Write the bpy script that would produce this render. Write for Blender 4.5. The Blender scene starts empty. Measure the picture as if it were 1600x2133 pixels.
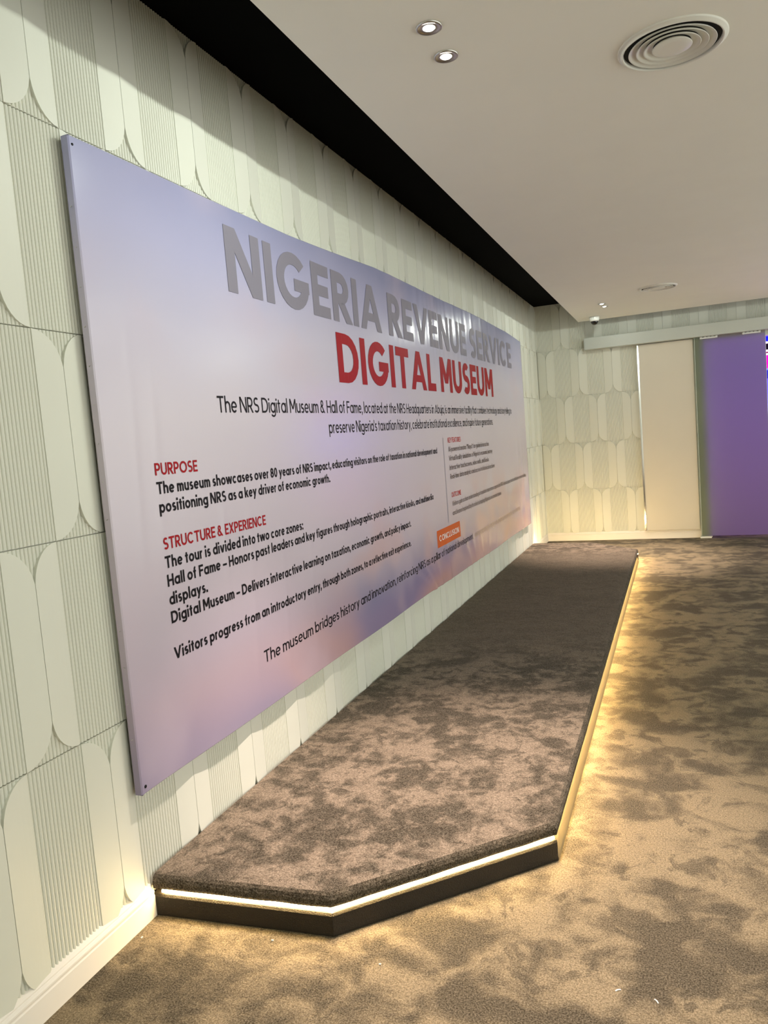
import bpy, bmesh, math, random
from mathutils import Vector, Matrix
random.seed(7)
C = bpy.context.scene.collection
PI = math.pi

# ---------------------------------------------------------------- camera
F_PX = 1564.32
R = ((0.92923156, -0.03986239, -0.3673414), (0.36094434, -0.11474598, 0.92550124), (-0.07904363, -0.99259476, -0.09223747))
cam_d = bpy.data.cameras.new('camera'); cam = bpy.data.objects.new('camera', cam_d); C.objects.link(cam)
cam_d.sensor_fit = 'HORIZONTAL'; cam_d.sensor_width = 36.0; cam_d.lens = 36.0 * F_PX / 1600.0
cam_d.clip_start = 0.02; cam_d.clip_end = 100
m3 = Matrix(((R[0][0], -R[0][1], -R[0][2]), (R[1][0], -R[1][1], -R[1][2]), (R[2][0], -R[2][1], -R[2][2])))
cam.matrix_world = Matrix.Translation((0, 0, 1.5)) @ m3.to_4x4()
bpy.context.scene.camera = cam

# ---------------------------------------------------------------- colour management, world, exposure
sc = bpy.context.scene
sc.view_settings.view_transform = 'Standard'; sc.view_settings.look = 'None'
sc.view_settings.exposure = 1.22; sc.view_settings.gamma = 1.0; sc.view_settings.use_curve_mapping = False
w = bpy.data.worlds.new('world'); sc.world = w; w.use_nodes = True
w.node_tree.nodes['Background'].inputs[0].default_value = (0.93, 0.95, 0.87, 1)
w.node_tree.nodes['Background'].inputs[1].default_value = 1.02

# ---------------------------------------------------------------- helpers
def lin(c):
    r = []
    for v in c:
        v = v / 255.0
        r.append(v / 12.92 if v <= 0.04045 else ((v + 0.055) / 1.055) ** 2.4)
    return (r[0], r[1], r[2], 1.0)

def material(name, col, rough=0.5, metal=0.0, spec=0.5, emit=None, estr=0.0):
    m = bpy.data.materials.new(name); m.use_nodes = True
    b = m.node_tree.nodes['Principled BSDF']
    b.inputs['Base Color'].default_value = col if len(col) == 4 else (*col, 1)
    b.inputs['Roughness'].default_value = rough; b.inputs['Metallic'].default_value = metal
    b.inputs['Specular IOR Level'].default_value = spec
    if emit:
        b.inputs['Emission Color'].default_value = (*emit[:3], 1); b.inputs['Emission Strength'].default_value = estr
    return m

def nodes(m): return m.node_tree.nodes, m.node_tree.links
def add(m, t, **kw):
    n = m.node_tree.nodes.new(t)
    for k, v in kw.items(): setattr(n, k, v)
    return n
def noise(m, vec, scale, detail=3, rough=0.55, dist=0.0, mapping=None):
    if mapping:
        mp = add(m, 'ShaderNodeMapping'); mp.inputs['Scale'].default_value = mapping
        m.node_tree.links.new(vec, mp.inputs[0]); vec = mp.outputs[0]
    n = add(m, 'ShaderNodeTexNoise'); n.inputs['Scale'].default_value = scale; n.inputs['Detail'].default_value = detail
    n.inputs['Roughness'].default_value = rough; n.inputs['Distortion'].default_value = dist
    m.node_tree.links.new(vec, n.inputs['Vector']); return n.outputs['Fac']
def ramp(m, fac, stops, interp='LINEAR'):
    r = add(m, 'ShaderNodeValToRGB'); cr = r.color_ramp; cr.interpolation = interp
    while len(cr.elements) < len(stops): cr.elements.new(0.5)
    for e, (p, c) in zip(cr.elements, stops):
        e.position = p; e.color = c if len(c) == 4 else (*c, 1)
    m.node_tree.links.new(fac, r.inputs[0]); return r.outputs[0]
def mix(m, fac, a, b, mode='MIX'):
    n = add(m, 'ShaderNodeMix', data_type='RGBA', blend_type=mode)
    L = m.node_tree.links
    if isinstance(fac, (int, float)): n.inputs[0].default_value = fac
    else: L.new(fac, n.inputs[0])
    for s, v in ((6, a), (7, b)):
        if isinstance(v, tuple): n.inputs[s].default_value = v
        else: L.new(v, n.inputs[s])
    return n.outputs[2]
def math_(m, op, a, b=None):
    n = add(m, 'ShaderNodeMath', operation=op); L = m.node_tree.links
    for s, v in ((0, a), (1, b)):
        if v is None: continue
        if isinstance(v, (int, float)): n.inputs[s].default_value = v
        else: L.new(v, n.inputs[s])
    return n.outputs[0]
def maprange(m, v, a, b, c=0.0, d=1.0, smooth=True):
    n = add(m, 'ShaderNodeMapRange'); n.interpolation_type = 'SMOOTHSTEP' if smooth else 'LINEAR'
    m.node_tree.links.new(v, n.inputs[0])
    for i, x in zip((1, 2, 3, 4), (a, b, c, d)): n.inputs[i].default_value = x
    return n.outputs[0]
def bump(m, h, strength, dist, prev=None):
    n = add(m, 'ShaderNodeBump'); n.inputs['Strength'].default_value = strength; n.inputs['Distance'].default_value = dist
    m.node_tree.links.new(h, n.inputs['Height'])
    if prev: m.node_tree.links.new(prev, n.inputs['Normal'])
    return n.outputs[0]
def position(m):
    return add(m, 'ShaderNodeNewGeometry').outputs['Position']

def obj_mesh(name, me, mat=None, parent=None, loc=None):
    o = bpy.data.objects.new(name, me); C.objects.link(o)
    if mat and not me.materials: me.materials.append(mat)
    if parent is not None: o.parent = parent
    if loc: o.location = loc
    return o
def obj(name, bm, mat=None, parent=None, smooth=False, loc=None):
    bmesh.ops.recalc_face_normals(bm, faces=bm.faces[:])
    if smooth:
        for f in bm.faces: f.smooth = True
    me = bpy.data.meshes.new(name); bm.to_mesh(me); bm.free()
    return obj_mesh(name, me, mat, parent, loc)
def box(bm, x0, x1, y0, y1, z0, z1, bev=0.0):
    r = bmesh.ops.create_cube(bm, size=1.0)
    vs = r['verts']
    bmesh.ops.scale(bm, vec=(x1 - x0, y1 - y0, z1 - z0), verts=vs)
    bmesh.ops.translate(bm, vec=((x0 + x1) / 2, (y0 + y1) / 2, (z0 + z1) / 2), verts=vs)
    if bev:
        es = list({e for v in vs for e in v.link_edges})
        bmesh.ops.bevel(bm, geom=es, offset=bev, segments=2, affect='EDGES', profile=0.7)
def lathe(bm, prof, seg=48, cx=0, cy=0, z=0):
    rings = []
    for r, h in prof:
        if r < 1e-6: rings.append([bm.verts.new((cx, cy, z + h))])
        else: rings.append([bm.verts.new((cx + r * math.cos(2 * PI * i / seg), cy + r * math.sin(2 * PI * i / seg), z + h)) for i in range(seg)])
    for a, b in zip(rings, rings[1:]):
        if len(a) == 1 and len(b) == 1: continue
        for i in range(seg):
            j = (i + 1) % seg
            if len(a) == 1: bm.faces.new((a[0], b[i], b[j]))
            elif len(b) == 1: bm.faces.new((a[i], a[j], b[0]))
            else: bm.faces.new((a[i], a[j], b[j], b[i]))
def sweep(bm, path, prof, closed_prof=True, caps=True):
    # path: list of (x, y, nx, ny) ; prof: list of (out, z)
    rows = [[bm.verts.new((x + nx * o_, y + ny * o_, z)) for o_, z in prof] for x, y, nx, ny in path]
    n = len(prof); k = n if closed_prof else n - 1
    for a, b in zip(rows, rows[1:]):
        for i in range(k):
            j = (i + 1) % n
            bm.faces.new((a[i], a[j], b[j], b[i]))
    if caps and closed_prof:
        bm.faces.new(rows[0]); bm.faces.new(rows[-1])
def tag(o, label=None, cat=None, group=None, kind=None):
    if label: o['label'] = label
    if cat: o['category'] = cat
    if group: o['group'] = group
    if kind: o['kind'] = kind
    return o
def empty(name, loc, rz=0, parent=None):
    o = bpy.data.objects.new(name, None); C.objects.link(o); o.location = loc; o.rotation_euler = (0, 0, rz)
    o.empty_display_size = 0.1
    if parent: o.parent = parent
    return o
def lamp(name, kind, loc, power, col, size=0.05, rot=(0, 0, 0), spot=None, blend=0.5, parent=None):
    l = bpy.data.lights.new(name, kind); l.energy = power; l.color = col
    if kind == 'AREA': l.size = size
    else: l.shadow_soft_size = size
    if spot: l.spot_size = math.radians(spot); l.spot_blend = blend
    o = bpy.data.objects.new(name, l); C.objects.link(o); o.location = loc; o.rotation_euler = rot
    if parent: o.parent = parent
    return o

# ---------------------------------------------------------------- room dimensions (metres, camera at x=0, y=0, z=1.5)
XW = -1.700          # bare left wall plane (panels stand on it)
YBK = 10.140         # bare back wall plane
ZT = 3.105           # black recess ceiling
ZS = 2.789           # underside of the dropped ceiling
XS, YS = -1.090, 9.765
YR = -3.6            # rear limit
XR = 4.6             # right wall
DX0, DX1, DZ = 0.345, 2.35, 2.415   # doorway in the back wall

# ---------------------------------------------------------------- materials
M = {}
def paint(name, col, rough=0.55, bs=0.08):
    m = material(name, col, rough, spec=0.35)
    p = position(m)
    n1 = noise(m, p, 260, 2); n2 = noise(m, p, 3.0, 3)
    c = mix(m, maprange(m, n2, .3, .7, 0, .25), col, tuple(v * .93 for v in col[:3]) + (1,))
    N, L = nodes(m); b = N['Principled BSDF']
    L.new(c, b.inputs['Base Color']); L.new(bump(m, n1, bs, 0.001), b.inputs['Normal'])
    return m
M['panel'] = paint('panel_paint', (0.715, 0.72, 0.635, 1), 0.5, 0.06)
M['base'] = paint('baseboard_paint', (0.84, 0.80, 0.74, 1), 0.4, 0.04)
M['ceil'] = paint('ceiling_paint', (0.90, 0.90, 0.83, 1), 0.8, 0.10)
M['flat'] = paint('flat_panel_paint', (0.68, 0.63, 0.53, 1), 0.5, 0.04)
M['black'] = material('black_paint', (0.002, 0.002, 0.002, 1), 0.9, spec=0.05)
M['cover'] = paint('track_cover_metal', (0.52, 0.545, 0.50, 1), 0.38, 0.03)
M['chrome'] = material('chrome', (0.85, 0.86, 0.84, 1), 0.12, metal=1.0)
M['white'] = material('white_plastic', (0.75, 0.76, 0.72, 1), 0.35)
M['grille'] = material('grille_enamel', (0.78, 0.78, 0.72, 1), 0.4)
M['dark'] = material('dark_void', (0.01, 0.01, 0.009, 1), 0.8)
M['glossblack'] = material('smoked_dome', (0.004, 0.004, 0.004, 1), 0.05, spec=0.8)
M['metal'] = material('brushed_steel', (0.55, 0.54, 0.52, 1), 0.3, metal=1.0)
M['screw'] = material('blackened_screw', (0.01, 0.01, 0.012, 1), 0.35, metal=0.6)
M['wood'] = material('raw_timber', (0.10, 0.075, 0.06, 1), 0.8)

def carpet(name, light, dark, patch_scale=3.2, off=0.0, lo=.42, hi=.56, calm=None):
    m = material(name, light, 1.0, spec=0.05)
    N, L = nodes(m); b = N['Principled BSDF']
    p0 = position(m)
    mp = add(m, 'ShaderNodeMapping'); mp.inputs['Location'].default_value = (off, off * .7, 0); L.new(p0, mp.inputs[0]); p = mp.outputs[0]
    # brushed pile: large patches, footprint-sized patches, brush strokes
    big = noise(m, p, patch_scale, 4, 0.55, 0.35)
    mid = noise(m, p, patch_scale * 3.1, 3, 0.5, 0.6)
    stroke = noise(m, p, 7, 4, 0.6, 0.8, mapping=(0.8, 1.15, 1.0))
    s = math_(m, 'ADD', math_(m, 'MULTIPLY', big, 0.50), math_(m, 'ADD', math_(m, 'MULTIPLY', mid, 0.36), math_(m, 'MULTIPLY', stroke, 0.14)))
    t = maprange(m, s, lo, hi)
    fine = noise(m, p, 210, 3, 0.8)
    mot = noise(m, p, 120, 2, 0.8)
    col = mix(m, t, dark, light)
    blot = noise(m, p, patch_scale * 2.3, 4, 0.62, 1.1)
    col = mix(m, maprange(m, blot, .53, .64, 0, .75), col, dark)
    if calm:   # middle stretch of the platform: patches fade into one even mix
        sy = add(m, 'ShaderNodeSeparateXYZ'); L.new(p0, sy.inputs[0])
        k = math_(m, 'MULTIPLY', maprange(m, sy.outputs[1], 3.9, 5.0), maprange(m, sy.outputs[1], 8.7, 7.9, 0, 1))
        even = tuple(.38 * a_ + .62 * b_ for a_, b_ in zip(light[:3], dark[:3])) + (1,)
        col = mix(m, math_(m, 'MULTIPLY', k, calm), col, even)
    col = mix(m, maprange(m, fine, .35, .68), mix(m, 0.44, col, (0.012, 0.009, 0.006, 1)), mix(m, 0.17, col, (0.8, 0.7, 0.55, 1)))
    col = mix(m, maprange(m, mot, .42, .66, 0, .55), col, mix(m, 0.5, col, (0.01, 0.008, 0.006, 1)))
    L.new(col, b.inputs['Base Color'])
    b.inputs['Sheen Weight'].default_value = 0.04; b.inputs['Sheen Roughness'].default_value = 0.5
    n = bump(m, fine, 0.5, 0.005)
    n = bump(m, noise(m, p, 95, 3, 0.6), 0.5, 0.008, n)
    n = bump(m, s, 0.6, 0.05, n)
    n = bump(m, stroke, 0.22, 0.03, n)
    L.new(n, b.inputs['Normal'])
    return m
CL, CD = (0.262, 0.205, 0.122, 1), (0.050, 0.039, 0.021, 1)
M['carpet'] = carpet('floor_carpet', CL, CD, 2.6)
M['deck'] = carpet('platform_carpet', (0.255, 0.195, 0.142, 1), (0.034, 0.025, 0.015, 1), 4.6, 5.3, .42, .56, .85)
M['deck_edge_shade'] = carpet('platform_edge_shade', (0.075, 0.056, 0.036, 1), (0.03, 0.022, 0.012, 1), 9, 2.2)  # same carpet as the deck, with the edge's shade put into the colour
M['riser'] = material('dark_riser_carpet', (0.024, 0.017, 0.009, 1), 0.42, spec=0.4)  # one even dark tone, much darker than the side riser
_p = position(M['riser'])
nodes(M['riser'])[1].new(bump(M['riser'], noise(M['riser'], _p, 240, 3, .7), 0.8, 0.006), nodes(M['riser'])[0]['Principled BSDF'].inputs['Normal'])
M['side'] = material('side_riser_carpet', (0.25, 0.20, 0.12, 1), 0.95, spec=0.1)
_p = position(M['side'])
nodes(M['side'])[1].new(bump(M['side'], noise(M['side'], _p, 240, 3, .7), 0.6, 0.005), nodes(M['side'])[0]['Principled BSDF'].inputs['Normal'])

# ---------------------------------------------------------------- room shell
def struct(name, bm, mat, parent=None, **kw):
    o = obj(name, bm, mat, parent, **kw)
    if parent is None: o['kind'] = 'structure'
    return o

bm = bmesh.new(); box(bm, XW - .15, XR, YR, 14.2, -0.12, 0.0)
struct('floor', bm, M['carpet'])
bm = bmesh.new(); box(bm, XS, XR, YR, YS, ZS, ZS + 0.12)
struct('ceiling', bm, M['ceil'])
bm = bmesh.new(); box(bm, XW - .15, XR, YR, YBK + .15, ZT, ZT + 0.1)
struct('ceiling.001', bm, M['black'])
bm = bmesh.new()   # black upstand that closes the dropped ceiling's edge
box(bm, XS + .02, XS + .04, YR, YS - .02, ZS + .121, ZT - .001); box(bm, XS + .04, XR, YS - .04, YS - .02, ZS + .121, ZT - .001)
struct('trim_1', bm, M['black'])
bm = bmesh.new(); box(bm, XW - .15, XW, YR, YBK + .15, 0.0, ZT)
wall_left = struct('wall_left', bm, M['panel'])
bm = bmesh.new()
box(bm, XW, DX0, YBK, YBK + .15, 0, ZT); box(bm, DX1, XR, YBK, YBK + .15, 0, ZT); box(bm, DX0, DX1, YBK, YBK + .15, DZ, ZT)
wall_back = struct('wall_back', bm, M['panel'])
bm = bmesh.new(); box(bm, XW - .15, XR, YR - .15, YR, 0, ZT)
struct('wall_rear', bm, M['ceil'])
bm = bmesh.new(); box(bm, XR, XR + .15, YBK + .15, 14.2, 0, ZT)
struct('wall_right', bm, M['dark'])

# ---- carved wall panels: each pill is a reeded board with two smooth leaves
NR = 30
def reeded_mesh(s, H):
    W = 2 * s; p = W / NR; d = 0.0062; g = 0.0016
    prof = []
    for i in range(NR):
        x = -s + i * p
        prof += [(x + .03 * p, -d), (x + .20 * p, -.0018), (x + .5 * p, 0), (x + .80 * p, -.0018)]
    prof.append((s - .02 * p, -d))
    bm = bmesh.new(); z0, z1 = -H / 2 + g, H / 2 - g
    a = [bm.verts.new((x, y, z0)) for x, y in prof]; b = [bm.verts.new((x, y, z1)) for x, y in prof]
    for i in range(len(prof) - 1): bm.faces.new((a[i], a[i + 1], b[i + 1], b[i]))
    a2 = [bm.verts.new((prof[0][0], -.013, z)) for z in (z0, z1)]; b2 = [bm.verts.new((prof[-1][0], -.013, z)) for z in (z0, z1)]
    bm.faces.new([a2[0]] + a + [b2[0]]); bm.faces.new([a2[1]] + b + [b2[1]])
    bm.normal_update()
    me = bpy.data.meshes.new('reeded_board'); bm.to_mesh(me); bm.free(); me.materials.append(M['panel']); return me
def leaf_mesh(s, H, side):
    # side -1: left leaf, raised at its outer edge; +1: right leaf, raised at its inner edge
    e = .123; a = s / 2; N = 9; g = 0.0012
    out = []
    for i in range(N + 1):
        t = PI / 2 * i / N
        out.append((a + (s - a) * math.sin(t), H / 2 - e + e * math.cos(t) - g))
    pts = out + [(x, -z) for x, z in reversed(out)]
    def h(u):
        k = (u - a) / (s - a)
        return .0018 + .0085 * k ** (1.35 if side < 0 else 1.0)
    bm = bmesh.new()
    # front is a grid across u so that the slope can curve
    K = 5; cols = []
    for c in range(K + 1):
        u = a + .0012 + (s - a - .0024) * c / K
        k = (u - a) / (s - a)
        zz = H / 2 - e + e * math.sqrt(max(0, 1 - k * k)) - g
        if c == K: zz = H / 2 - e + e * .14
        cols.append((u, zz))
    # use the arc points as columns too, for a round outline
    us = sorted({round(x, 5) for x, z in out})
    us[0] += .0026; us[-1] -= .0010
    fr = []; bk = []
    for u in us:
        k = max(0, min(1, (u - a) / (s - a)))
        zz = H / 2 - e + e * math.sqrt(max(0, 1 - k * k)) - g
        for L_, y in ((fr, h(u)), (bk, -.006)):
            L_.append((bm.verts.new((side * u, y, -zz)), bm.verts.new((side * u, y, zz))))
    for i in range(len(us) - 1):
        bm.faces.new((fr[i][0], fr[i + 1][0], fr[i + 1][1], fr[i][1]))
        bm.faces.new((fr[i][1], fr[i + 1][1], bk[i + 1][1], bk[i][1]))
        bm.faces.new((fr[i][0], fr[i + 1][0], bk[i + 1][0], bk[i][0]))
    for i in (0, -1): bm.faces.new((fr[i][0], fr[i][1], bk[i][1], bk[i][0]))
    bmesh.ops.recalc_face_normals(bm, faces=bm.faces[:])
    me = bpy.data.meshes.new('smooth_leaf'); bm.to_mesh(me); bm.free(); me.materials.append(M['panel']); return me
ROWZ = [0.07, 0.68, 1.29, 1.90, 2.51, 3.103]
def panel_wall(parent, s, c_first, n, place, u_min, u_max, hole=None):
    src3 = (('reeded_board', reeded_mesh(s, .61)), ('smooth_leaf', leaf_mesh(s, .61, -1)), ('smooth_leaf', leaf_mesh(s, .61, 1)))
    for r in range(5):
        zc = (ROWZ[r] + ROWZ[r + 1]) / 2; kz = (ROWZ[r + 1] - ROWZ[r]) / .61
        off = s if r % 2 else 0.0
        spans = [(u_min, hole[0]), (hole[1], u_max)] if hole and r < 4 else [(u_min, u_max)]
        for i in range(-1, n):
            u = c_first + off + 2 * s * i
            for a, b in spans:
                lo, hi = max(u - s, a), min(u + s, b)
                if hi - lo < .03: continue
                whole = hi - lo > 2 * s - .02
                for nm, src in src3:
                    if whole:
                        o = obj_mesh(nm, src, None, parent); place(o, u, zc, kz); continue
                    # board cut at a corner or at the doorway
                    b2 = bmesh.new(); b2.from_mesh(src)
                    for cut, nrm in ((lo - u, 1), (hi - u, -1)):
                        bmesh.ops.bisect_plane(b2, geom=b2.verts[:] + b2.edges[:] + b2.faces[:], plane_co=(cut, 0, 0), plane_no=(-nrm, 0, 0), clear_outer=True)
                    if len(b2.faces) < 3: b2.free(); continue
                    o = obj(nm, b2, M['panel'], parent); place(o, u, zc, kz)
XP = -1.686   # front of the reeds on the left wall
def place_left(o, u, z, kz):     # local x -> +y, local y -> +x (mirror handled by matrix)
    o.matrix_basis = Matrix(((0, 1, 0, XP), (1, 0, 0, u), (0, 0, kz, z), (0, 0, 0, 1)))
YP = 10.126
def place_back(o, u, z, kz):
    o.matrix_basis = Matrix(((1, 0, 0, u), (0, -1, 0, YP), (0, 0, kz, z), (0, 0, 0, 1)))
# left wall: rows 0,2,4 have their touching line at y = 1.757 + 0.4 n
panel_wall(wall_left, .1995, 1.7585 + .1995 - .399 * 7, 29, place_left, -0.9, YP - .002)
# back wall: rows 1 and 3 have pills centred between touching lines -1.575, -1.16 ...
panel_wall(wall_back, .2075, -1.364 + .2075 * 1 - .415, 14, place_back, XP + .002, 3.6, (DX0 - .001, DX1 + .001))

# ---- skirting boards with a moulded top
def skirting(name, path):
    bm = bmesh.new()
    prof = [(0, 0), (.024, 0), (.024, .070), (.0215, .0735), (.0215, .077), (.0235, .081), (.0235, .086), (.019, .092), (.016, .094), (.016, .098), (.010, .106), (.004, .111), (0, .112)]
    sweep(bm, path, prof)
    return struct(name, bm, M['base'])
PLY0, PLY1 = 1.885, 9.075     # platform touches the left wall between these
XF = -1.694
skirting('baseboard_left', [(XF, YR, 1, 0), (XF, PLY0 - .001, 1, 0)])
skirting('baseboard_left.001', [(XF, PLY1 + .02, 1, 0), (XF, YBK - .012, 1, 0)])
skirting('baseboard_back', [(XF + .024, YBK - .006, 0, -1), (DX0 - .115, YBK - .006, 0, -1)])
skirting('baseboard_back.001', [(DX1 + .02, YBK - .006, 0, -1), (XR, YBK - .006, 0, -1)])

# ---- flat panel with a polished edge strip beside the sliding door
bm = bmesh.new(); box(bm, -.412, .215, YBK - .062, YBK - .008, .113, 2.452, .002)
flat = struct('trim_3', bm, M['flat'])
bm = bmesh.new(); box(bm, -.434, -.4125, YBK - .072, YBK - .008, .113, 2.452, .003)
tag(obj('edge_strip', bm, M['chrome'], flat), 'polished metal edge strip')

# ---------------------------------------------------------------- sliding glass door
def frosted():
    m = bpy.data.materials.new('frosted_glass'); m.use_nodes = True
    N, L = nodes(m); N.clear()
    out = add(m, 'ShaderNodeOutputMaterial')
    tr = add(m, 'ShaderNodeBsdfTranslucent'); tr.inputs[0].default_value = (.70, .74, .66, 1)
    df = add(m, 'ShaderNodeBsdfDiffuse'); df.inputs[0].default_value = (.11, .135, .09, 1)
    gl = add(m, 'ShaderNodeBsdfGlossy'); gl.inputs['Roughness'].default_value = 0.35; gl.inputs[0].default_value = (.8, .85, .8, 1)
    rf = add(m, 'ShaderNodeBsdfRefraction'); rf.inputs['Roughness'].default_value = 0.55; rf.inputs['IOR'].default_value = 1.02; rf.inputs[0].default_value = (.75, .85, .7, 1)
    a = add(m, 'ShaderNodeMixShader'); a.inputs[0].default_value = 0.36; L.new(tr.outputs[0], a.inputs[1]); L.new(df.outputs[0], a.inputs[2])
    c = add(m, 'ShaderNodeMixShader'); c.inputs[0].default_value = 0.25; L.new(a.outputs[0], c.inputs[1]); L.new(rf.outputs[0], c.inputs[2]); c.inputs[0].default_value = 0.0
    b = add(m, 'ShaderNodeMixShader'); b.inputs[0].default_value = 0.05; L.new(c.outputs[0], b.inputs[1]); L.new(gl.outputs[0], b.inputs[2])
    L.new(b.outputs[0], out.inputs[0]); return m
M['frost'] = frosted()
def clear():
    m = bpy.data.materials.new('clear_glass'); m.use_nodes = True; N, L = nodes(m); N.clear()
    out = add(m, 'ShaderNodeOutputMaterial'); t_ = add(m, 'ShaderNodeBsdfTransparent'); t_.inputs[0].default_value = (.93, .97, .93, 1); L.new(t_.outputs[0], out.inputs[0]); return m
M['clear'] = clear()
M['edge'] = material('polished_glass_edge', (0.75, 0.85, 0.78, 1), 0.1, spec=0.8)
GY = YBK - .085
door = empty('door_1', (DX0, GY, 0)); tag(door, kind='structure')
def dpart(name, bm, mat, parent=door, **kw):
    o = obj(name, bm, mat, None, **kw); o.parent = parent
    o.matrix_parent_inverse = Matrix.Translation(parent.location).inverted() if parent.parent is None else Matrix()
    return o
def glass_leaf(x0, x1):
    bm = bmesh.new(); box(bm, x0, x1, GY - .006, GY + .004, .028, 2.52)
    bm.normal_update()
    for f in bm.faces: f.material_index = 0 if f.normal.y < -.5 else 1
    g = dpart('glass_leaf', bm, M['frost']); g.data.materials.append(M['clear'])
    bm = bmesh.new(); box(bm, x0 - .003, x0, GY - .0065, GY + .0045, .028, 2.50); box(bm, x1, x1 + .003, GY - .0065, GY + .0045, .028, 2.50)
    dpart('polished_edge', bm, M['edge'])
    for cx in (x0 + .158, x1 - .148):
        bm = bmesh.new(); box(bm, cx - .098, cx + .098, GY - .026, GY + .018, 2.434, 2.451, .003)
        for k in range(5):
            lathe(bm, [(0, 0), (.017, 0), (.017, .014), (0, .014)], 10, cx - .084 + .042 * k, GY - .004, 2.450)
        dpart('clamp', bm, M['white'])
glass_leaf(.236, 1.008)
glass_leaf(1.80, 2.50)
bm = bmesh.new(); box(bm, .215, .345, GY - .022, GY + .03, .001, .024, .002); dpart('floor_guide', bm, M['white'])
bm = bmesh.new()
for x in (DX0, DX1 - .012): box(bm, x, x + .012, YBK - .004, YBK + .15, 0, DZ)
box(bm, DX0, DX1, YBK - .004, YBK + .15, DZ - .012, DZ); struct('trim_2', bm, M['base'])

bm = bmesh.new(); box(bm, -1.052, 3.4, 9.965, 10.112, 2.460, 2.604, .004)
box(bm, -1.056, -1.052, 9.962, 10.112, 2.457, 2.607)
tc = obj('door_track_cover', bm, M['cover']); tag(tc, 'long grey metal box covering the sliding door track', 'track cover')

# ---------------------------------------------------------------- room beyond the door
bm = bmesh.new(); box(bm, -1.7, -1.6, YBK + .15, 14.2, 0, ZT); box(bm, -1.7, XR, 14.2, 14.3, 0, ZT); 
struct('wall_far', bm, M['dark'])
bm = bmesh.new(); box(bm, -1.6, XR, YBK + .151, 14.2, ZT - .05, ZT); struct('ceiling.002', bm, M['dark'])
vw = empty('video_wall', (1.2, 12.66, 0)); tag(vw, 'glowing blue and magenta video wall seen through the gap beside the glass door', 'screen')
def em(name, col, s):
    return material(name, (0.01, 0.01, 0.01, 1), 0.4, emit=col, estr=s)
bands = [('screen_panel', 2.53, 2.95, (.004, .006, .55), 1.0), ('light_line', 2.505, 2.53, (1, .6, .95), 1.6), ('screen_panel', 2.41, 2.505, (.01, .0, .02), .2),
         ('light_line', 2.385, 2.41, (1, .65, .85), 1.5), ('screen_panel', 2.36, 2.385, (.2, .0, .08), .6), ('light_line', 2.335, 2.36, (1, .55, .85), 1.5),
         ('screen_panel', 2.14, 2.335, (.55, .0, .35), .9), ('light_line', 2.115, 2.14, (.1, .12, 1), 1.3), ('screen_panel', 1.99, 2.115, (.01, .005, .3), 1.0),
         ('screen_panel', 1.25, 1.99, (.10, .06, .95), 1.0), ('screen_panel', .60, 1.25, (.20, .09, .42), .9), ('screen_panel', .06, .60, (.25, .11, .22), .7)]
for i, (nm, z0, z1, col, s) in enumerate(bands):
    bm = bmesh.new(); box(bm, .15, 3.2, 12.60 if nm == 'light_line' else 12.615, 12.68, z0 + .001, z1 - .001)
    dpart(nm, bm, em('screen_%d' % i, col, s), vw)
def alight(name, loc, rot, sx, sy, p, col):
    o = lamp(name, 'AREA', loc, p, col, sx, rot); o.data.shape = 'RECTANGLE'; o.data.size_y = sy; return o
alight('added_glass_backlight', (1.0, 12.5, 2.0), (math.radians(-90), 0, 0), 3.0, 1.2, 6.0, (.20, .06, 1.0))  # area lights added in front of the screens to tint the frosted glass
alight('added_glass_backlight.001', (1.0, 12.5, .7), (math.radians(-90), 0, 0), 3.0, 1.0, 4.4, (1.0, .20, .50))

# ---------------------------------------------------------------- platform
LED = (1.0, 0.69, 0.30)
M['led'] = material('warm_led', (1, .9, .7, 1), 0.4, emit=(1.0, .70, .30), estr=34.0)
M['led_side'] = material('warm_led_hidden', (1, .9, .7, 1), 0.4, emit=LED, estr=52.0)
M['led_rear'] = material('warm_led_rear', (1, .9, .7, 1), 0.4, emit=(1.0, .70, .30), estr=115.0)
A, B, Cc, Dd, Ee, Ff = (XP + .012, 1.885), (-1.045, 1.935), (-.447, 2.512), (-.447, 8.46), (-1.00, 9.04), (XP + .012, 9.075)
plat = empty('carpeted_platform', (-1.05, 5.4, 0)); tag(plat, 'low carpeted platform with a warm light line under its edge, along the left wall', 'platform')
def ppart(name, bm, mat, **kw): return dpart(name, bm, mat, plat, **kw)
def offset_poly(pts, d):
    # pts A..F along outer boundary, ends on the wall; offset inward by d keeping ends on the wall
    n = len(pts); segs = []
    for i in range(n - 1):
        p, q = Vector(pts[i]), Vector(pts[i + 1]); t = (q - p).normalized(); nn = Vector((-t.y, t.x))  # inward = left of travel
        segs.append((p + nn * d, t))
    out = []
    p, t = segs[0]; x = pts[0][0]; out.append((x, (p + t * ((x - p.x) / t.x)).y))
    for (p1, t1), (p2, t2) in zip(segs, segs[1:]):
        den = t1.x * t2.y - t1.y * t2.x; k = ((p2 - p1).x * t2.y - (p2 - p1).y * t2.x) / den
        q = p1 + t1 * k; out.append((q.x, q.y))
    p, t = segs[-1]; x = pts[-1][0]; out.append((x, (p + t * ((x - p.x) / t.x)).y))
    return out
OUT = [A, B, Cc, Dd, Ee, Ff]
def densify(poly, step=.06):
    r = []
    for i in range(len(poly) - 1):
        p, q = Vector(poly[i]), Vector(poly[i + 1]); n = max(1, int((q - p).length / step))
        for k in range(n): r.append(tuple(p.lerp(q, k / n)))
    r.append(poly[-1]); return r
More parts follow.
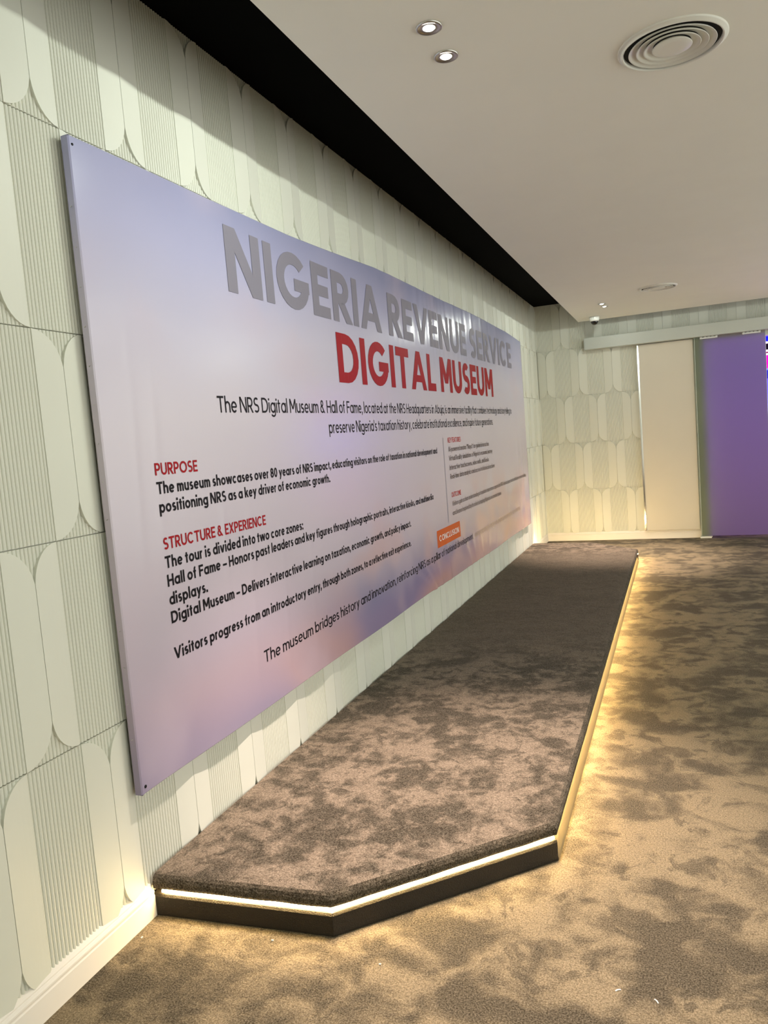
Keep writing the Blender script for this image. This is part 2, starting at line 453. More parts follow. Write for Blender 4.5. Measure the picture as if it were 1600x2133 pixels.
# deck: carpet wrapped over a rounded edge
ZD = .139; ZL = .0912
rnd = random.Random(3)
bm = bmesh.new()
layers = []
prof = [(0.020, ZL), (.0, ZL + .002), (-.002, ZL + .010), (-.002, ZD - .022), (.003, ZD - .009), (.013, ZD - .002), (.028, ZD), (.06, ZD + .001)]
npts = None
base = densify(OUT)
nb = len(base)
seg_id = []
for d, z in prof:
    op = offset_poly(OUT, d)
    row = []
    # keep the same parameterisation
    for i in range(len(OUT) - 1):
        p0, q0 = Vector(OUT[i]), Vector(OUT[i + 1]); n = max(1, int((q0 - p0).length / .06))
        p, q = Vector(op[i]), Vector(op[i + 1])
        for k in range(n): row.append(p.lerp(q, k / n))
    row.append(Vector(op[-1]))
    layers.append([(v.x, v.y, z) for v in row])
jit = [rnd.uniform(-.0016, .0016) for _ in range(len(layers[0]))]
vr = []
for li, row in enumerate(layers):
    vr.append([bm.verts.new((x, y, z + (jit[i] if li < 4 else 0))) for i, (x, y, z) in enumerate(row)])
for li, (a, b) in enumerate(zip(vr, vr[1:])):
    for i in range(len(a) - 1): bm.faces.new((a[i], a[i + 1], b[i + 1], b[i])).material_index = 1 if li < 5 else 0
bm.faces.new(vr[-1]); bm.faces.new(list(reversed(vr[0])))
ends = [[r[0] for r in vr], [r[-1] for r in vr]]
for e_ in ends: bm.faces.new(e_)
ppart('deck', bm, M['deck'], smooth=False).data.materials.append(M['deck_edge_shade'])
# front and back risers (dark), side riser (sloping, lit by the hidden strip)
def strip_poly(bm, p, q, prof, ext0=0, ext1=0):
    p, q = Vector(p), Vector(q); t = (q - p).normalized(); nn = Vector((t.y, -t.x))  # outward
    p = p - t * ext0; q = q + t * ext1
    sweep(bm, [(p.x, p.y, nn.x, nn.y), (q.x, q.y, nn.x, nn.y)], prof)
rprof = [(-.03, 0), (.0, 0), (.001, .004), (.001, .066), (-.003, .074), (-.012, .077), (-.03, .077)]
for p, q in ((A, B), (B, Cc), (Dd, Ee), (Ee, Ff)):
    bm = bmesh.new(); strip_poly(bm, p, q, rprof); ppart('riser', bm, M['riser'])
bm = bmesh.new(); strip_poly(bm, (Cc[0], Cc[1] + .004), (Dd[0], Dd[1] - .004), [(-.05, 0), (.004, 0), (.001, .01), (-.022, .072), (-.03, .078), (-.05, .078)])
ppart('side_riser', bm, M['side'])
bm = bmesh.new()   # timber core that carries the deck
core = offset_poly(OUT, .034)
lo = [bm.verts.new((x, y, .0)) for x, y in core]; hi = [bm.verts.new((x, y, ZL - .0005)) for x, y in core]
for i in range(len(core)):
    j = (i + 1) % len(core); bm.faces.new((lo[i], lo[j], hi[j], hi[i]))
bm.faces.new(hi); ppart('core', bm, M['wood'])
lprof = [(-.016, .0795), (-.004, .0795), (-.001, .081), (.0003, .085), (-.001, .089), (-.004, .0905), (-.016, .0905)]
for p, q, e0 in ((A, B, -.012), (B, Cc, 0), (Dd, Ee, 0), (Ee, Ff, 0)):
    bm = bmesh.new(); strip_poly(bm, p, q, lprof, -.03 if p is A else e0, -.01 if q is Cc else 0); ppart('light_strip', bm, M['led_rear' if p in (Dd, Ee) else 'led'])
bm = bmesh.new(); strip_poly(bm, (Cc[0], Cc[1] + .02), (Dd[0], Dd[1] - .02), [(-.021, .083), (-.011, .083), (-.011, .0905), (-.021, .0905)])
ppart('light_strip', bm, M['led_side'])

# ---------------------------------------------------------------- banner
XB = -1.643; YB0, YB1 = 1.848, 8.80
TOP = [(1.848, 2.478), (2.557, 2.477), (3.212, 2.489), (4.298, 2.535), (5.17, 2.542), (6.396, 2.556), (7.085, 2.560), (8.0, 2.552), (8.86, 2.515)]
BOT = [(1.848, .435), (2.823, .436), (4.929, .435), (6.312, .424), (8.80, .418)]
def itp(T, y):
    if y <= T[0][0]: return T[0][1]
    for (a, za), (b, zb) in zip(T, T[1:]):
        if y <= b: return za + (zb - za) * (y - a) / (b - a)
    return T[-1][1]
FT = [(4.55, -.35, .05, .006, .30), (5.05, -.15, .04, .007, .42), (5.45, .05, .035, .009, .5), (5.75, .2, .035, -.008, .45), (5.98, .05, .03, .010, .5), (6.3, .25, .04, -.008, .5),
      (6.55, .1, .035, .009, .45), (6.9, .3, .045, .007, .4), (7.2, .1, .04, -.006, .35), (7.5, .3, .05, .006, .3)]
FB = [(5.02, -2.3, .035, .010, .22), (5.04, -1.2, .03, .010, .26), (5.20, -.6, .03, .009, .30), (5.42, -.2, .03, .008, .28), (6.05, -.9, .035, .009, .24), (6.2, -.5, .03, .008, .26),
      (6.42, -.2, .03, .008, .24), (6.65, .3, .03, .007, .24), (7.0, .4, .04, .006, .2)]
FL = [(1.99, .05, .02, .0035, 1.50, .42), (2.10, .04, .02, .003, 1.55, .35), (2.45, .05, .022, .003, 1.1, .30), (2.62, .06, .025, .0035, .9, .4), (2.88, .04, .02, .003, .85, .3), (3.15, .03, .02, .002, .8, .3),
      (8.25, .02, .05, .006, .9, .45), (8.38, .02, .03, -.005, .8, .45), (8.48, .0, .03, .006, .8, .5), (7.6, .0, .05, .004, .7, .3)]
def wr(y, z):
    v = 0.0; zt = itp(TOP, y); zb = itp(BOT, y); d = zt - z; e = z - zb
    for ya, k, w_, a, L_ in FT:
        t = (y - ya - k * d * .6) / (w_ * (1 + 1.1 * d)); v += .30 * a * math.exp(-t * t) * math.exp(-(d / L_) ** 2)
    for ya, k, w_, a, L_ in FB:
        t = (y - ya - k * e) / (w_ * (1 + 3.0 * e)); v += .6 * a * math.exp(-t * t) * math.exp(-(e / L_) ** 2)
    for ya, k, w_, a, zc, hz in FL:
        t = (y - ya - k * (z - zc)) / w_; q = (z - zc) / hz; v += .5 * a * math.exp(-t * t) * math.exp(-q ** 4)
    # nothing at the very edge
    edge = min(1.0, max(0.0, (y - YB0) / .12))
    v += .0018 * math.sin(y * 2.1 + z * 1.3) * edge
    # pleats on the lit crest
    if 4.5 < y < 6.8:
        g = math.exp(-((y - 5.5) / .75) ** 2) * math.exp(-((z - 2.3) / .2) ** 2)
        v += .0011 * g * math.sin(y * 58 + 3 * math.sin(y * 7))
    return v

def vinyl():
    m = material('banner_print', (1, 1, 1, 1), 0.2, spec=0.36)
    N, L = nodes(m); b = N['Principled BSDF']
    p = position(m); sx = add(m, 'ShaderNodeSeparateXYZ'); L.new(p, sx.inputs[0]); Y, Z = sx.outputs[1], sx.outputs[2]
    wob = noise(m, p, .8, 2)
    zz = math_(m, 'ADD', Z, math_(m, 'MULTIPLY', math_(m, 'SUBTRACT', wob, .5), .5))
    base = ramp(m, maprange(m, zz, .43, 2.56, 0, 1, False), [(0.0, lin((156, 145, 166))), (.12, lin((176, 164, 181))), (.3, lin((198, 187, 201))), (.55, lin((207, 198, 211))), (.72, lin((200, 195, 216))), (.86, lin((177, 176, 208))), (1.0, lin((148, 150, 185)))])
    # soft blurred picture along the lower part
    low = maprange(m, Z, .95, .50, 0, 1)
    n1 = noise(m, p, 1.15, 1, .4, 0.2, mapping=(1, .7, 1.7)); n2 = noise(m, p, 2.1, 1, .4, 0, mapping=(1, .8, 1.3)); n3 = noise(m, p, 1.3, 2, .5, 0.5)
    pic = ramp(m, n1, [(.30, lin((112, 112, 156))), (.44, lin((140, 124, 160))), (.52, lin((170, 138, 158))), (.60, lin((196, 150, 146))), (.72, lin((190, 160, 170)))])
    fac = math_(m, 'MULTIPLY', low, maprange(m, Y, 2.2, 4.4, .25, .85))
    c = mix(m, fac, base, pic)
    mid = math_(m, 'MULTIPLY', maprange(m, Z, 1.35, .8, 0, 1), maprange(m, n2, .5, .68))
    mid = math_(m, 'MULTIPLY', mid, maprange(m, Y, 3.0, 4.2, 0, .6))
    c = mix(m, mid, c, lin((204, 168, 164)))
    c = mix(m, maprange(m, n3, .5, .72, 0, .35), c, lin((206, 188, 202)))
    # pale blurred column streaks near the bottom
    L.new(c, b.inputs['Base Color'])
    wv = add(m, 'ShaderNodeTexWave'); 
    weave = noise(m, p, 420, 1, .5)
    L.new(bump(m, weave, .12, .0006), b.inputs['Normal'])
    b.inputs['Roughness'].default_value = .2
    N.remove(wv)
    return m
M['vinyl'] = vinyl()
def inkmat(name, c): return material(name, c, 0.5, spec=0.16)
M['ink_grey'] = inkmat('grey_ink', lin((138, 134, 148))); M['ink_red'] = inkmat('red_ink', lin((160, 14, 26)))
M['ink_black'] = inkmat('black_ink', lin((16, 12, 18))); M['ink_brown'] = inkmat('brown_ink', lin((104, 90, 86)))
M['ink_tan'] = inkmat('tan_ink', lin((206, 178, 154))); M['ink_orange'] = inkmat('orange_ink', lin((206, 96, 40)))
M['ink_white'] = inkmat('white_ink', lin((240, 232, 230))); M['ink_coral'] = inkmat('coral_ink', lin((196, 70, 64)))

ban = empty('banner', (XB, 5.3, .42)); tag(ban, 'wide lavender vinyl banner of museum text stretched along the left wall', 'banner')
def bpart(name, bm, mat, **kw): return dpart(name, bm, mat, ban, **kw)
# front sheet
ys = []
y = YB0 + .004
while y < YB1:
    ys.append(y); y += .016 if 4.3 < y < 7.6 else (.012 if y < 3.3 or y > 8.1 else .03)
ys.append(YB1 - .004)
NZ = 80
bm = bmesh.new(); grid = []
for y in ys:
    zt, zb = itp(TOP, y), itp(BOT, y)
    if y > 1.86: zt += .0025 * math.sin(y * 3.1) ; zb += .0025 * math.sin(y * 4.3)
    grid.append([bm.verts.new((XB + wr(y, zb + (zt - zb) * k / NZ), y, zb + (zt - zb) * k / NZ)) for k in range(NZ + 1)])
for a, b in zip(grid, grid[1:]):
    for k in range(NZ): bm.faces.new((a[k], a[k + 1], b[k + 1], b[k]))
for f in bm.faces: f.smooth = True
# wrapped edges round the frame
xb2 = -1.668
def edge_strip(verts, d0, d1):
    prev = [bm.verts.new(v.co) for v in verts]
    for (dx, dy, dz, x) in (d0, d1):
        cur = [bm.verts.new(((v.co.x + dx) if x is None else x, v.co.y + dy, v.co.z + dz)) for v in prev]
        for i in range(len(prev) - 1): bm.faces.new((prev[i], prev[i + 1], cur[i + 1], cur[i]))
        prev = cur
edge_strip([c[-1] for c in grid], (-.003, 0, .004, None), (0, 0, 0, xb2))
edge_strip([c[0] for c in grid], (-.003, 0, -.004, None), (0, 0, 0, xb2))
edge_strip(grid[0], (-.003, -.005, 0, None), (0, -.002, 0, xb2))
edge_strip(grid[-1], (-.003, .005, 0, None), (0, 0, 0, xb2))
sheet = bpart('vinyl_sheet', bm, M['vinyl'])
# frame behind
bm = bmesh.new()
for y0, y1, z0, z1 in ((YB0 + .01, YB0 + .05, .46, 2.45), (YB1 - .05, YB1 - .01, .46, 2.45), (YB0 + .05, YB1 - .05, .455, .49), (YB0 + .05, YB1 - .05, 2.41, 2.445), (4.1, 4.14, .49, 2.41), (6.4, 6.44, .49, 2.41)):
    box(bm, XP + .0135, XB - .012, y0, y1, z0, z1)
bpart('frame', bm, M['wood'])
# staples along the folded left edge, fixing screws
for k in range(15):
    zc = .62 + k * .118; bm = bmesh.new()
    box(bm, XB - .015, XB - .009, YB0 - .0062, YB0 - .004, zc, zc + .0015); 
    bmesh.ops.rotate(bm, verts=bm.verts[:], cent=(XB - .012, YB0, zc), matrix=Matrix.Rotation(random.uniform(-.9, .9), 3, 'Y'))
    bpart('staple', bm, M['metal'])
for yy, zz, r in ((1.866, .457, .0055), (1.862, 2.455, .004)):
    bm = bmesh.new(); bmesh.ops.create_uvsphere(bm, u_segments=14, v_segments=8, radius=r)
    bmesh.ops.scale(bm, vec=(.5, 1, 1), verts=bm.verts[:]); bmesh.ops.translate(bm, vec=(XB + wr(yy, zz) + .001, yy, zz), verts=bm.verts[:])
    bpart('screw', bm, M['screw'], smooth=True)

# lettering: a plain geometric alphabet drawn with strokes, printed flat on the sheet and bent with it
XH = .70
def ring(q, t, x0, x1, y0, y1, a0, a1, n=None):
    n = n or max(3, int(abs(a1 - a0) / 15)); cx, cy, rx, ry = (x0 + x1) / 2, (y0 + y1) / 2, (x1 - x0) / 2, (y1 - y0) / 2
    pr = None
    for i in range(n + 1):
        a = math.radians(a0 + (a1 - a0) * i / n); c, s = math.cos(a), math.sin(a)
        cur = ((cx + (rx - t) * c, cy + (ry - t) * s), (cx + rx * c, cy + ry * s))
        if pr: q.append((pr[0], pr[1], cur[1], cur[0]))
        pr = cur
def bar(q, x0, x1, y0, y1): q.append(((x0, y0), (x1, y0), (x1, y1), (x0, y1)))
def diag(q, t, xa, ya, xb, yb, f=1.0):
    w_ = f * t * math.hypot(xb - xa, yb - ya) / abs(yb - ya) / 2
    q.append(((xa - w_, ya), (xa + w_, ya), (xb + w_, yb), (xb - w_, yb)))
def glyph(ch, t):
    q = []; X = XH; h = t / 2
    if ch == ' ': return q, .27
    if ch in 'A':
        w = .96; diag(q, t, .11, 0, w / 2, 1); diag(q, t, w - .11, 0, w / 2, 1); bar(q, .24, w - .24, .20, .20 + t * .85)
    elif ch == 'C': w = .92; ring(q, t, 0, w, 0, 1, 42, 318)
    elif ch == 'D': w = .84; bar(q, 0, t, 0, 1); bar(q, t, .36, 0, t); bar(q, t, .36, 1 - t, 1); ring(q, t, -.12, w, 0, 1, -90, 90, 10)
    elif ch in 'EF':
        w = .60; bar(q, 0, t, 0, 1); bar(q, t, w, 1 - t, 1); bar(q, t, w * .93, .5 - h, .5 + h)
        if ch == 'E': bar(q, t, w, 0, t)
    elif ch == 'G': w = .97; ring(q, t, 0, w, 0, 1, 42, 360); bar(q, w * .52, w, .5 - t * .75, .5 + t * .25)
    elif ch == 'H': w = .78; bar(q, 0, t, 0, 1); bar(q, w - t, w, 0, 1); bar(q, t, w - t, .5 - h, .5 + h)
    elif ch == 'I': w = t; bar(q, 0, t, 0, 1)
    elif ch == 'K': w = .74; bar(q, 0, t, 0, 1); diag(q, t, t + .02, .42, w - .10, 1); diag(q, t, w - .08, 0, t + .18, .60)
    elif ch == 'L': w = .56; bar(q, 0, t, 0, 1); bar(q, t, w, 0, t)
    elif ch == 'M': w = .94; bar(q, 0, t, 0, 1); bar(q, w - t, w, 0, 1); diag(q, t, w / 2, .26, t * .62, 1); diag(q, t, w / 2, .26, w - t * .62, 1)
    elif ch == 'N': w = .82; bar(q, 0, t, 0, 1); bar(q, w - t, w, 0, 1); diag(q, t, w - t * .62, 0, t * .62, 1)
    elif ch == 'O': w = 1.0; ring(q, t, 0, w, 0, 1, 0, 360)
    elif ch in 'PR':
        w = .66; bar(q, 0, t, 0, 1); bar(q, t, .34, 1 - t, 1); bar(q, t, .34, .36, .36 + t); ring(q, t, .02, w, .36, 1, -90, 90, 8)
        if ch == 'R': w = .70; diag(q, t, w - .08, 0, .34, .40)
    elif ch == 'S':
        w = .66; m = .5 + h; ring(q, t, .02, w - .02, m - t, 1, 38, 270); ring(q, t, 0, w, 0, m, 90, -142)
    elif ch == 'T': w = .72; bar(q, 0, w, 1 - t, 1); bar(q, w / 2 - h, w / 2 + h, 0, 1 - t)
    elif ch == 'U': w = .78; bar(q, 0, t, .38, 1); bar(q, w - t, w, .38, 1); ring(q, t, 0, w, 0, .76, 180, 360, 10)
    elif ch == 'V': w = .92; diag(q, t, w / 2, 0, .10, 1); diag(q, t, w / 2, 0, w - .10, 1)
    elif ch == 'X': w = .82; diag(q, t, .11, 0, w - .11, 1); diag(q, t, w - .11, 0, .11, 1)
    elif ch == 'Y': w = .84; bar(q, w / 2 - h, w / 2 + h, 0, .45); diag(q, t, w / 2, .42, .10, 1); diag(q, t, w / 2, .42, w - .10, 1)
    elif ch == '&':
        w = .82; ring(q, t * .9, .10, .56, .50, 1, 0, 360); ring(q, t * .9, 0, .64, 0, .60, 80, 330); diag(q, t, .72, 0, .20, .68)
    elif ch in '80':
        w = .62
        if ch == '0': ring(q, t, 0, w, 0, 1, 0, 360)
        else: ring(q, t, .03, w - .03, .50 - h, 1, 0, 360); ring(q, t, 0, w, 0, .5 + h, 0, 360)
    elif ch in 'abdgpqoce':
        w = .70; t2 = t
        if ch in 'ce': w = .66
        ring(q, t2, 0, w, -.01, X + .01, *((42, 318) if ch == 'c' else (0, 318) if ch == 'e' else (0, 360)))
        if ch == 'e': bar(q, t, w - t * .5, X / 2 - t * .4, X / 2 + t * .4)
        if ch in 'agdq': bar(q, w - t, w, {'a': 0, 'd': 0, 'g': -.02, 'q': -.28}[ch], 1.03 if ch == 'd' else X)
        if ch in 'bp': bar(q, 0, t, -.28 if ch == 'p' else 0, 1.03 if ch == 'b' else X)
        if ch == 'g': ring(q, t * .95, .02, w, -.29, .25, 205, 360, 8)
    elif ch == 'f': w = .42; bar(q, .10, .10 + t, 0, .78); ring(q, t, .10, .10 + .5, .53, 1.04, 95, 180, 4); bar(q, 0, .38, X - t * .85, X)
    elif ch in 'hnmur':
        w = .60
        if ch != 'u': bar(q, 0, t, 0, 1.03 if ch == 'h' else X)
        if ch in 'hn': ring(q, t, 0, w, X - w + .02, X + .01, 0, 165, 8); bar(q, w - t, w, 0, X - w / 2 + .02)
        if ch == 'm':
            a = .52
            for k in (0, 1): ring(q, t, k * (a - t), k * (a - t) + a, X - .51, X + .01, 0, 165, 8); bar(q, (k + 1) * (a - t), (k + 1) * (a - t) + t, 0, X - .25)
            w = 2 * a - t
        if ch == 'u': bar(q, w - t, w, 0, X); bar(q, 0, t, w / 2 - .02, X); ring(q, t, 0, w, -.01, w - .02, 180, 345, 8)
        if ch == 'r': w = .38; ring(q, t, 0, .56, X - .54, X + .01, 75, 165, 5)
    elif ch in 'ijl':
        w = t; bar(q, 0, t, 0 if ch != 'j' else -.12, 1.03 if ch == 'l' else X)
        if ch != 'l': bar(q, -.01, t + .01, .83, .83 + t + .02)
        if ch == 'j': ring(q, t, -.36, t, -.29, .05, 290, 360, 4)
    elif ch == 'k': w = .60; bar(q, 0, t, 0, 1.03); diag(q, t, t, .26, w - .12, X); diag(q, t, w - .09, 0, t + .10, .42)
    elif ch == 's': w = .50; m = X / 2 + h; ring(q, t, .02, w - .02, m - t, X + .01, 35, 270); ring(q, t, 0, w, -.01, m, 90, -145)
    elif ch == 't': w = .40; bar(q, .11, .11 + t, 0, .90); bar(q, 0, .38, X - t * .85, X)
    elif ch in 'vy':
        w = .62; diag(q, t, w / 2, 0, .08, X); diag(q, t, w / 2, 0, w - .08, X)
        if ch == 'y': q.pop(); diag(q, t, w / 2 - .15, -.28, w - .08, X)
    elif ch == 'w': w = .94; d = w / 4; diag(q, t, d + .02, 0, .07, X); diag(q, t, d + .02, 0, w / 2, X); diag(q, t, w - d - .02, 0, w / 2, X); diag(q, t, w - d - .02, 0, w - .07, X)
    elif ch == 'x': w = .60; diag(q, t, .09, 0, w - .09, X); diag(q, t, w - .09, 0, .09, X)
    elif ch == 'z': w = .54; bar(q, 0, w, 0, t * .9); bar(q, 0, w, X - t * .9, X); diag(q, t, .10, t * .8, w - .10, X - t * .8)
    elif ch in '.:':
        w = t * 1.15; bar(q, 0, w, 0, w)
        if ch == ':': bar(q, 0, w, .48, .48 + w)
    elif ch == ',': w = t * 1.15; bar(q, 0, w, 0, w); diag(q, t * .7, .01, -.16, w * .65, .02)
    elif ch == "'": w = t; diag(q, t * .8, w / 2, .70, w / 2, 1.02)
    elif ch == '"': w = .32; bar(q, .02, .02 + t * .8, .70, 1.02); bar(q, .22, .22 + t * .8, .70, 1.02)
    elif ch in '-\u2013': w = .34 if ch == '-' else .56; bar(q, 0, w, .36 - h, .36 + h)
    elif ch in '()':
        w = .30
        if ch == '(': ring(q, t * .9, 0, .9, -.22, 1.08, 130, 230, 6)
        else: ring(q, t * .9, w - .9, w, -.22, 1.08, -50, 50, 6)
    else: w = .3
    return q, w + .105
def finish(name, vs, fs, mat, label, stuff):
    me = bpy.data.meshes.new(name); me.from_pydata(vs, [], fs)
    o = obj_mesh(name, me, M[mat]); o.parent = ban; o.matrix_parent_inverse = Matrix.Translation(ban.location).inverted()
    if label: o['label'] = label
    if stuff: o['kind'] = 'stuff'
def lettering(name, body, y0, z0, y1, z1, cap, mat, t, lift=.0009, label=None, split=None):
    pos = []; x = 0
    for ch in body:
        q, adv = glyph(ch, t); pos.append((x, q)); x += adv
    tot = x - .105; sx = abs(y1 - y0) / tot; big_ = cap > .1
    vs, fs = [], []
    for x0, q in pos:
        for n, qd in enumerate(q):
            li = lift + .00006 * (n % 4) + (.0009 if big_ else .0004)
            o0 = len(vs)
            wq = max(p_[0] for p_ in qd) - min(p_[0] for p_ in qd); hq = max(p_[1] for p_ in qd) - min(p_[1] for p_ in qd)
            if not big_: ki, kj = max(1, math.ceil(wq * sx / .012)), 1
            else:
                ku, kv = max(1, math.ceil(wq * sx / .011)), max(1, math.ceil(hq * cap / .022))
                e01 = abs(qd[1][0] - qd[0][0]) * sx / .011 + abs(qd[1][1] - qd[0][1]) * cap / .022
                e03 = abs(qd[3][0] - qd[0][0]) * sx / .011 + abs(qd[3][1] - qd[0][1]) * cap / .022
                ki, kj = max(1, math.ceil(e01)), max(1, math.ceil(e03))
            for i in range(ki + 1):
                for j in range(kj + 1):
                    u, v = i / ki, j / kj
                    px = (1 - u) * (1 - v) * qd[0][0] + u * (1 - v) * qd[1][0] + u * v * qd[2][0] + (1 - u) * v * qd[3][0]
                    pz = (1 - u) * (1 - v) * qd[0][1] + u * (1 - v) * qd[1][1] + u * v * qd[2][1] + (1 - u) * v * qd[3][1]
                    f = (x0 + px) / tot; y = y0 + (y1 - y0) * f; z = z0 + (z1 - z0) * f + pz * cap
                    vs.append((XB + wr(y, z) + li, y, z))
            for i in range(ki):
                for j in range(kj):
                    a = o0 + i * (kj + 1) + j; fs.append((a, a + kj + 1, a + kj + 2, a + 1))
        if split and q:
            finish(split, vs, fs, mat, label, False); vs, fs = [], []
    if not split: finish(name, vs, fs, mat, label, True)
TX = [
 ('headline', 'NIGERIA REVENUE SERVICE', 2.650, 2.147, 8.20, 2.182, .262, 'ink_grey', .215, 'large faded grey capital letter'),
 ('headline', 'DIGITAL MUSEUM', 3.655, 1.832, 7.255, 1.852, .262, 'ink_red', .215, 'large red capital letter'),
 ('text_line', 'The NRS Digital Museum & Hall of Fame, located at the NRS Headquarters in Abuja, is an immersive facility that combines technology and storytelling to', 2.49, 1.664, 8.05, 1.694, .064, 'ink_black', .125),
 ('text_line', "preserve Nigeria's taxation history, celebrate institutional excellence, and inspire future generations.", 3.475, 1.566, 7.155, 1.584, .064, 'ink_black', .125),
 ('subheading', 'PURPOSE', 2.079, 1.449, 2.321, 1.448, .042, 'ink_red', .175),
 ('text_line', 'The museum showcases over 80 years of NRS impact, educating visitors on the role of taxation in national development and', 2.079, 1.385, 5.283, 1.388, .042, 'ink_black', .19),
 ('text_line', 'positioning NRS as a key driver of economic growth.', 2.082, 1.321, 3.435, 1.321, .042, 'ink_black', .19),
 ('subheading', 'STRUCTURE & EXPERIENCE', 2.083, 1.194, 2.767, 1.192, .042, 'ink_red', .175),
 ('text_line', 'The tour is divided into two core zones:', 2.083, 1.130, 3.099, 1.126, .042, 'ink_black', .19),
 ('text_line', 'Hall of Fame \u2013 Honors past leaders and key figures through holographic portraits, interactive kiosks, and multimedia', 2.085, 1.066, 5.118, 1.066, .042, 'ink_black', .19),
 ('text_line', 'displays.', 2.085, 1.002, 2.31, 1.001, .042, 'ink_black', .19),
 ('text_line', 'Digital Museum \u2013 Delivers interactive learning on taxation, economic growth, and policy impact.', 2.085, .938, 4.602, .939, .042, 'ink_black', .19),
 ('text_line', 'Visitors progress from an introductory entry, through both zones, to a reflective exit experience.', 2.081, .812, 4.574, .815, .042, 'ink_black', .19),
 ('text_line', 'The museum bridges history and innovation, reinforcing NRS as a pillar of national development,', 2.655, .622, 6.13, .632, .052, 'ink_black', .125),
 ('text_line', 'while preserving the legacy and inspiring progress for generations.', 6.19, .632, 8.205, .644, .050, 'ink_tan', .09),
 ('subheading', 'KEY FEATURES', 5.569, 1.456, 5.945, 1.456, .040, 'ink_coral', .18),
 ('text_line', 'AI-powered avatar ("Naya") for guided interaction', 5.573, 1.387, 6.924, 1.390, .040, 'ink_brown', .165),
 ('text_line', "Virtual Reality simulations of Nigeria's economic journey", 5.573, 1.317, 7.05, 1.319, .040, 'ink_brown', .165),
 ('text_line', 'Interactive touchscreens, video walls, and kiosks', 5.575, 1.246, 6.882, 1.247, .040, 'ink_brown', .165),
 ('text_line', 'Real-time data analytics and access to historical archives', 5.575, 1.176, 7.108, 1.178, .040, 'ink_brown', .165),
 ('subheading', 'OUTCOME', 5.575, 1.034, 5.842, 1.032, .040, 'ink_coral', .18),
 ('text_line', "Visitors gain a clear understanding of taxation's importance, appreciate NRS' mission, impact and contribution to nation building,", 5.578, .966, 8.64, .984, .038, 'ink_brown', .15),
 ('text_line', "and leave inspired by its role in shaping Nigeria's economic future.", 5.575, .895, 7.325, .894, .038, 'ink_brown', .15),
]
for nm, body, y0, z0, y1, z1, cap, mat, bold, *lb in TX:
    lettering(nm, body, y0, z0, y1, z1, cap, mat, bold, label=lb[0] if lb else None, split='letter' if nm != 'text_line' else None)
# orange tag, divider line
bm = bmesh.new(); n = 24; rows = []
for i in range(n + 1):
    y = 5.140 + .612 * i / n; rows.append([bm.verts.new((XB + wr(y, z) + .0006, y, z)) for z in (.706, .737, .768, .799, .831)])
for a, b in zip(rows, rows[1:]):
    for k in range(4): bm.faces.new((a[k], a[k + 1], b[k + 1], b[k]))
bpart('printed_tag', bm, M['ink_orange'])
lettering('tag_lettering', 'CONCLUSION', 5.19, .747, 5.708, .745, .044, 'ink_white', .17, lift=.0013, label='white capital letter', split='letter')
bm = bmesh.new(); rows = []
for i in range(33):
    z = .856 + .642 * i / 32; rows.append([bm.verts.new((XB + wr(y, z) + .0008, y, z)) for y in (5.444, 5.456)])
for a, b in zip(rows, rows[1:]): bm.faces.new((a[0], a[1], b[1], b[0]))
bpart('printed_line', bm, M['ink_grey'])

# ---------------------------------------------------------------- ceiling fittings
M['lens'] = material('lamp_lens', (1, 1, 1, 1), 0.3, emit=(1.0, .93, .82), estr=6.0)
SPOT_P, WIDE_P = 150.0, 8.5
def downlight(x, y, label, k=1.0, pink=(1.0, .80, .68)):
    t = empty('downlight', (x, y, ZS)); tag(t, label, 'ceiling light', 'recessed ceiling spotlights in pairs')
    bm = bmesh.new(); lathe(bm, [(.020, -.0035), (.026, -.002), (.032, -.0035), (.037, -.006), (.041, -.005), (.042, -.001), (.042, .0)], 36)
    o = obj('trim_ring', bm, M['metal'], t, smooth=True)
    bm = bmesh.new(); lathe(bm, [(0, -.008), (.010, -.0075), (.017, -.0055), (.0205, -.0025)], 24)
    obj('lens', bm, M['lens'], t, smooth=True)
    lamp('spot', 'SPOT', (0, 0, -.022), SPOT_P, pink, .02, (0, 0, 0), 62, .8, t)
    lamp('glow', 'SPOT', (0, 0, -.013), WIDE_P * k, (.93, 1.0, .90), .012, (0, 0, 0), 180, 0.0, t)
    return t
DL = [(-.678, 2.42, 'recessed ceiling spotlight, the upper one of the near pair'),
      (-.681, 2.62, 'recessed ceiling spotlight, the lower one of the near pair'),
      (-.700, 8.55, 'recessed ceiling spotlight, left one of the far pair by the dome camera'),
      (-.690, 8.76, 'recessed ceiling spotlight, right one of the far pair by the dome camera'),
      (2.2, 2.52, 'recessed ceiling spotlight above the open floor, outside the view to the right'),
      (2.2, 5.60, 'recessed ceiling spotlight above the open floor, outside the view halfway back'),
      (2.2, 8.65, 'recessed ceiling spotlight above the open floor, outside the view far right'),
      (-.680, -2.6, 'recessed ceiling spotlight behind the viewer')]
for x, y, lb in DL: downlight(x, y, lb, .5 if y > 8 else 1.0)

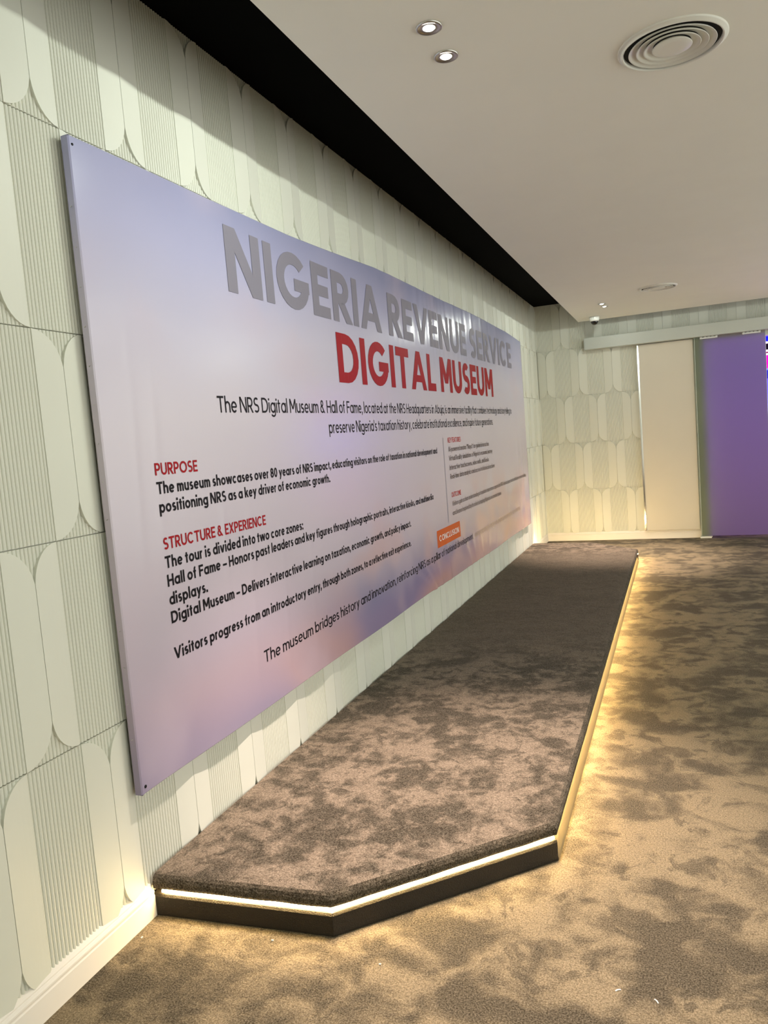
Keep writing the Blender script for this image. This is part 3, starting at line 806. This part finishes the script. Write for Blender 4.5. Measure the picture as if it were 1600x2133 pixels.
def air_vent(x, y, r, label):
    t = empty('air_vent', (x, y, ZS)); tag(t, label, 'air vent', 'round ceiling air vents')
    bm = bmesh.new(); lathe(bm, [(r * .89, .0), (r * .895, -.010), (r * .91, -.0135), (r * .93, -.0125), (r * .95, -.009), (r * .985, -.0065), (r, -.004), (r, 0)], 64)
    obj('outer_ring', bm, M['grille'], t, smooth=True)
    bm = bmesh.new(); lathe(bm, [(0, -.0008), (r * .90, -.0008)], 48); obj('dark_throat', bm, M['dark'], t)
    for i, ri in enumerate((.79, .65, .51)):
        bm = bmesh.new(); R0 = r * ri
        lathe(bm, [(R0 - .030, -.001), (R0 - .016, -.003), (R0 - .004, -.009), (R0, -.0135), (R0 + .002, -.0125), (R0 - .002, -.007), (R0 - .014, -.0015), (R0 - .028, -.001)], 72)
        obj('cone_ring', bm, M['grille'], t, smooth=True)
    bm = bmesh.new(); lathe(bm, [(r * .30, -.001), (r * .35, -.008), (r * .365, -.0125), (r * .355, -.0135), (r * .2, -.0142), (0, -.0145)], 48)
    obj('centre_disc', bm, M['grille'], t, smooth=True)
air_vent(.036, 2.948, .180, 'large round white air vent at the top right of the ceiling')
air_vent(-.118, 7.97, .176, 'round white air vent far back, right of the dome camera')

t = empty('dome_camera', (-.868, 9.47, ZS)); tag(t, 'small white dome security camera under the ceiling edge', 'security camera')
bm = bmesh.new(); lathe(bm, [(0, 0), (.058, 0), (.060, -.012), (.058, -.035), (.050, -.052), (.044, -.056), (.042, -.050)], 40); obj('housing', bm, M['white'], t, smooth=True)
bm = bmesh.new(); lathe(bm, [(.0435, -.050)] + [(.0435 * math.cos(a * PI / 16), -.054 - .044 * math.sin(a * PI / 16)) for a in range(1, 8)] + [(0, -.098)], 40)
obj('smoked_dome', bm, M['glossblack'], t, smooth=True)

# ---------------------------------------------------------------- lint on the carpet
M['lint'] = material('white_lint', (.85, .82, .76, 1), .8)
LN = [(-.206, 1.930, .6, 'pale scrap of thread on the carpet at the bottom right, left one of two'),
      (-.110, 1.916, -.9, 'pale scrap of thread on the carpet at the bottom right, right one of two'),
      (-1.223, 1.868, .2, 'tiny white crumb on the carpet just in front of the platform'),
      (-1.642, 1.772, 1.2, 'small white paper scrap on the carpet beside the left skirting'),
      (-.861, 1.856, .4, 'tiny pale crumb on the carpet below the platform corner')]
for x, y, a, lb in LN:
    bm = bmesh.new(); big = 'thread' in lb
    box(bm, -.008 if big else -.0035, .008 if big else .0035, -.0016, .0016, 0, .002 if big else .003, .0006)
    bmesh.ops.bisect_plane(bm, geom=bm.verts[:] + bm.edges[:] + bm.faces[:], plane_co=(0, 0, 0), plane_no=(1, 0, 0))
    for v in bm.verts: v.co.y += .002 * (1 - abs(v.co.x) * 120) if big else 0
    o = obj('lint_scrap', bm, M['lint'], loc=(x, y, .0008)); o.rotation_euler = (0, 0, a)
    tag(o, lb, 'lint', 'lint scraps on the carpet')
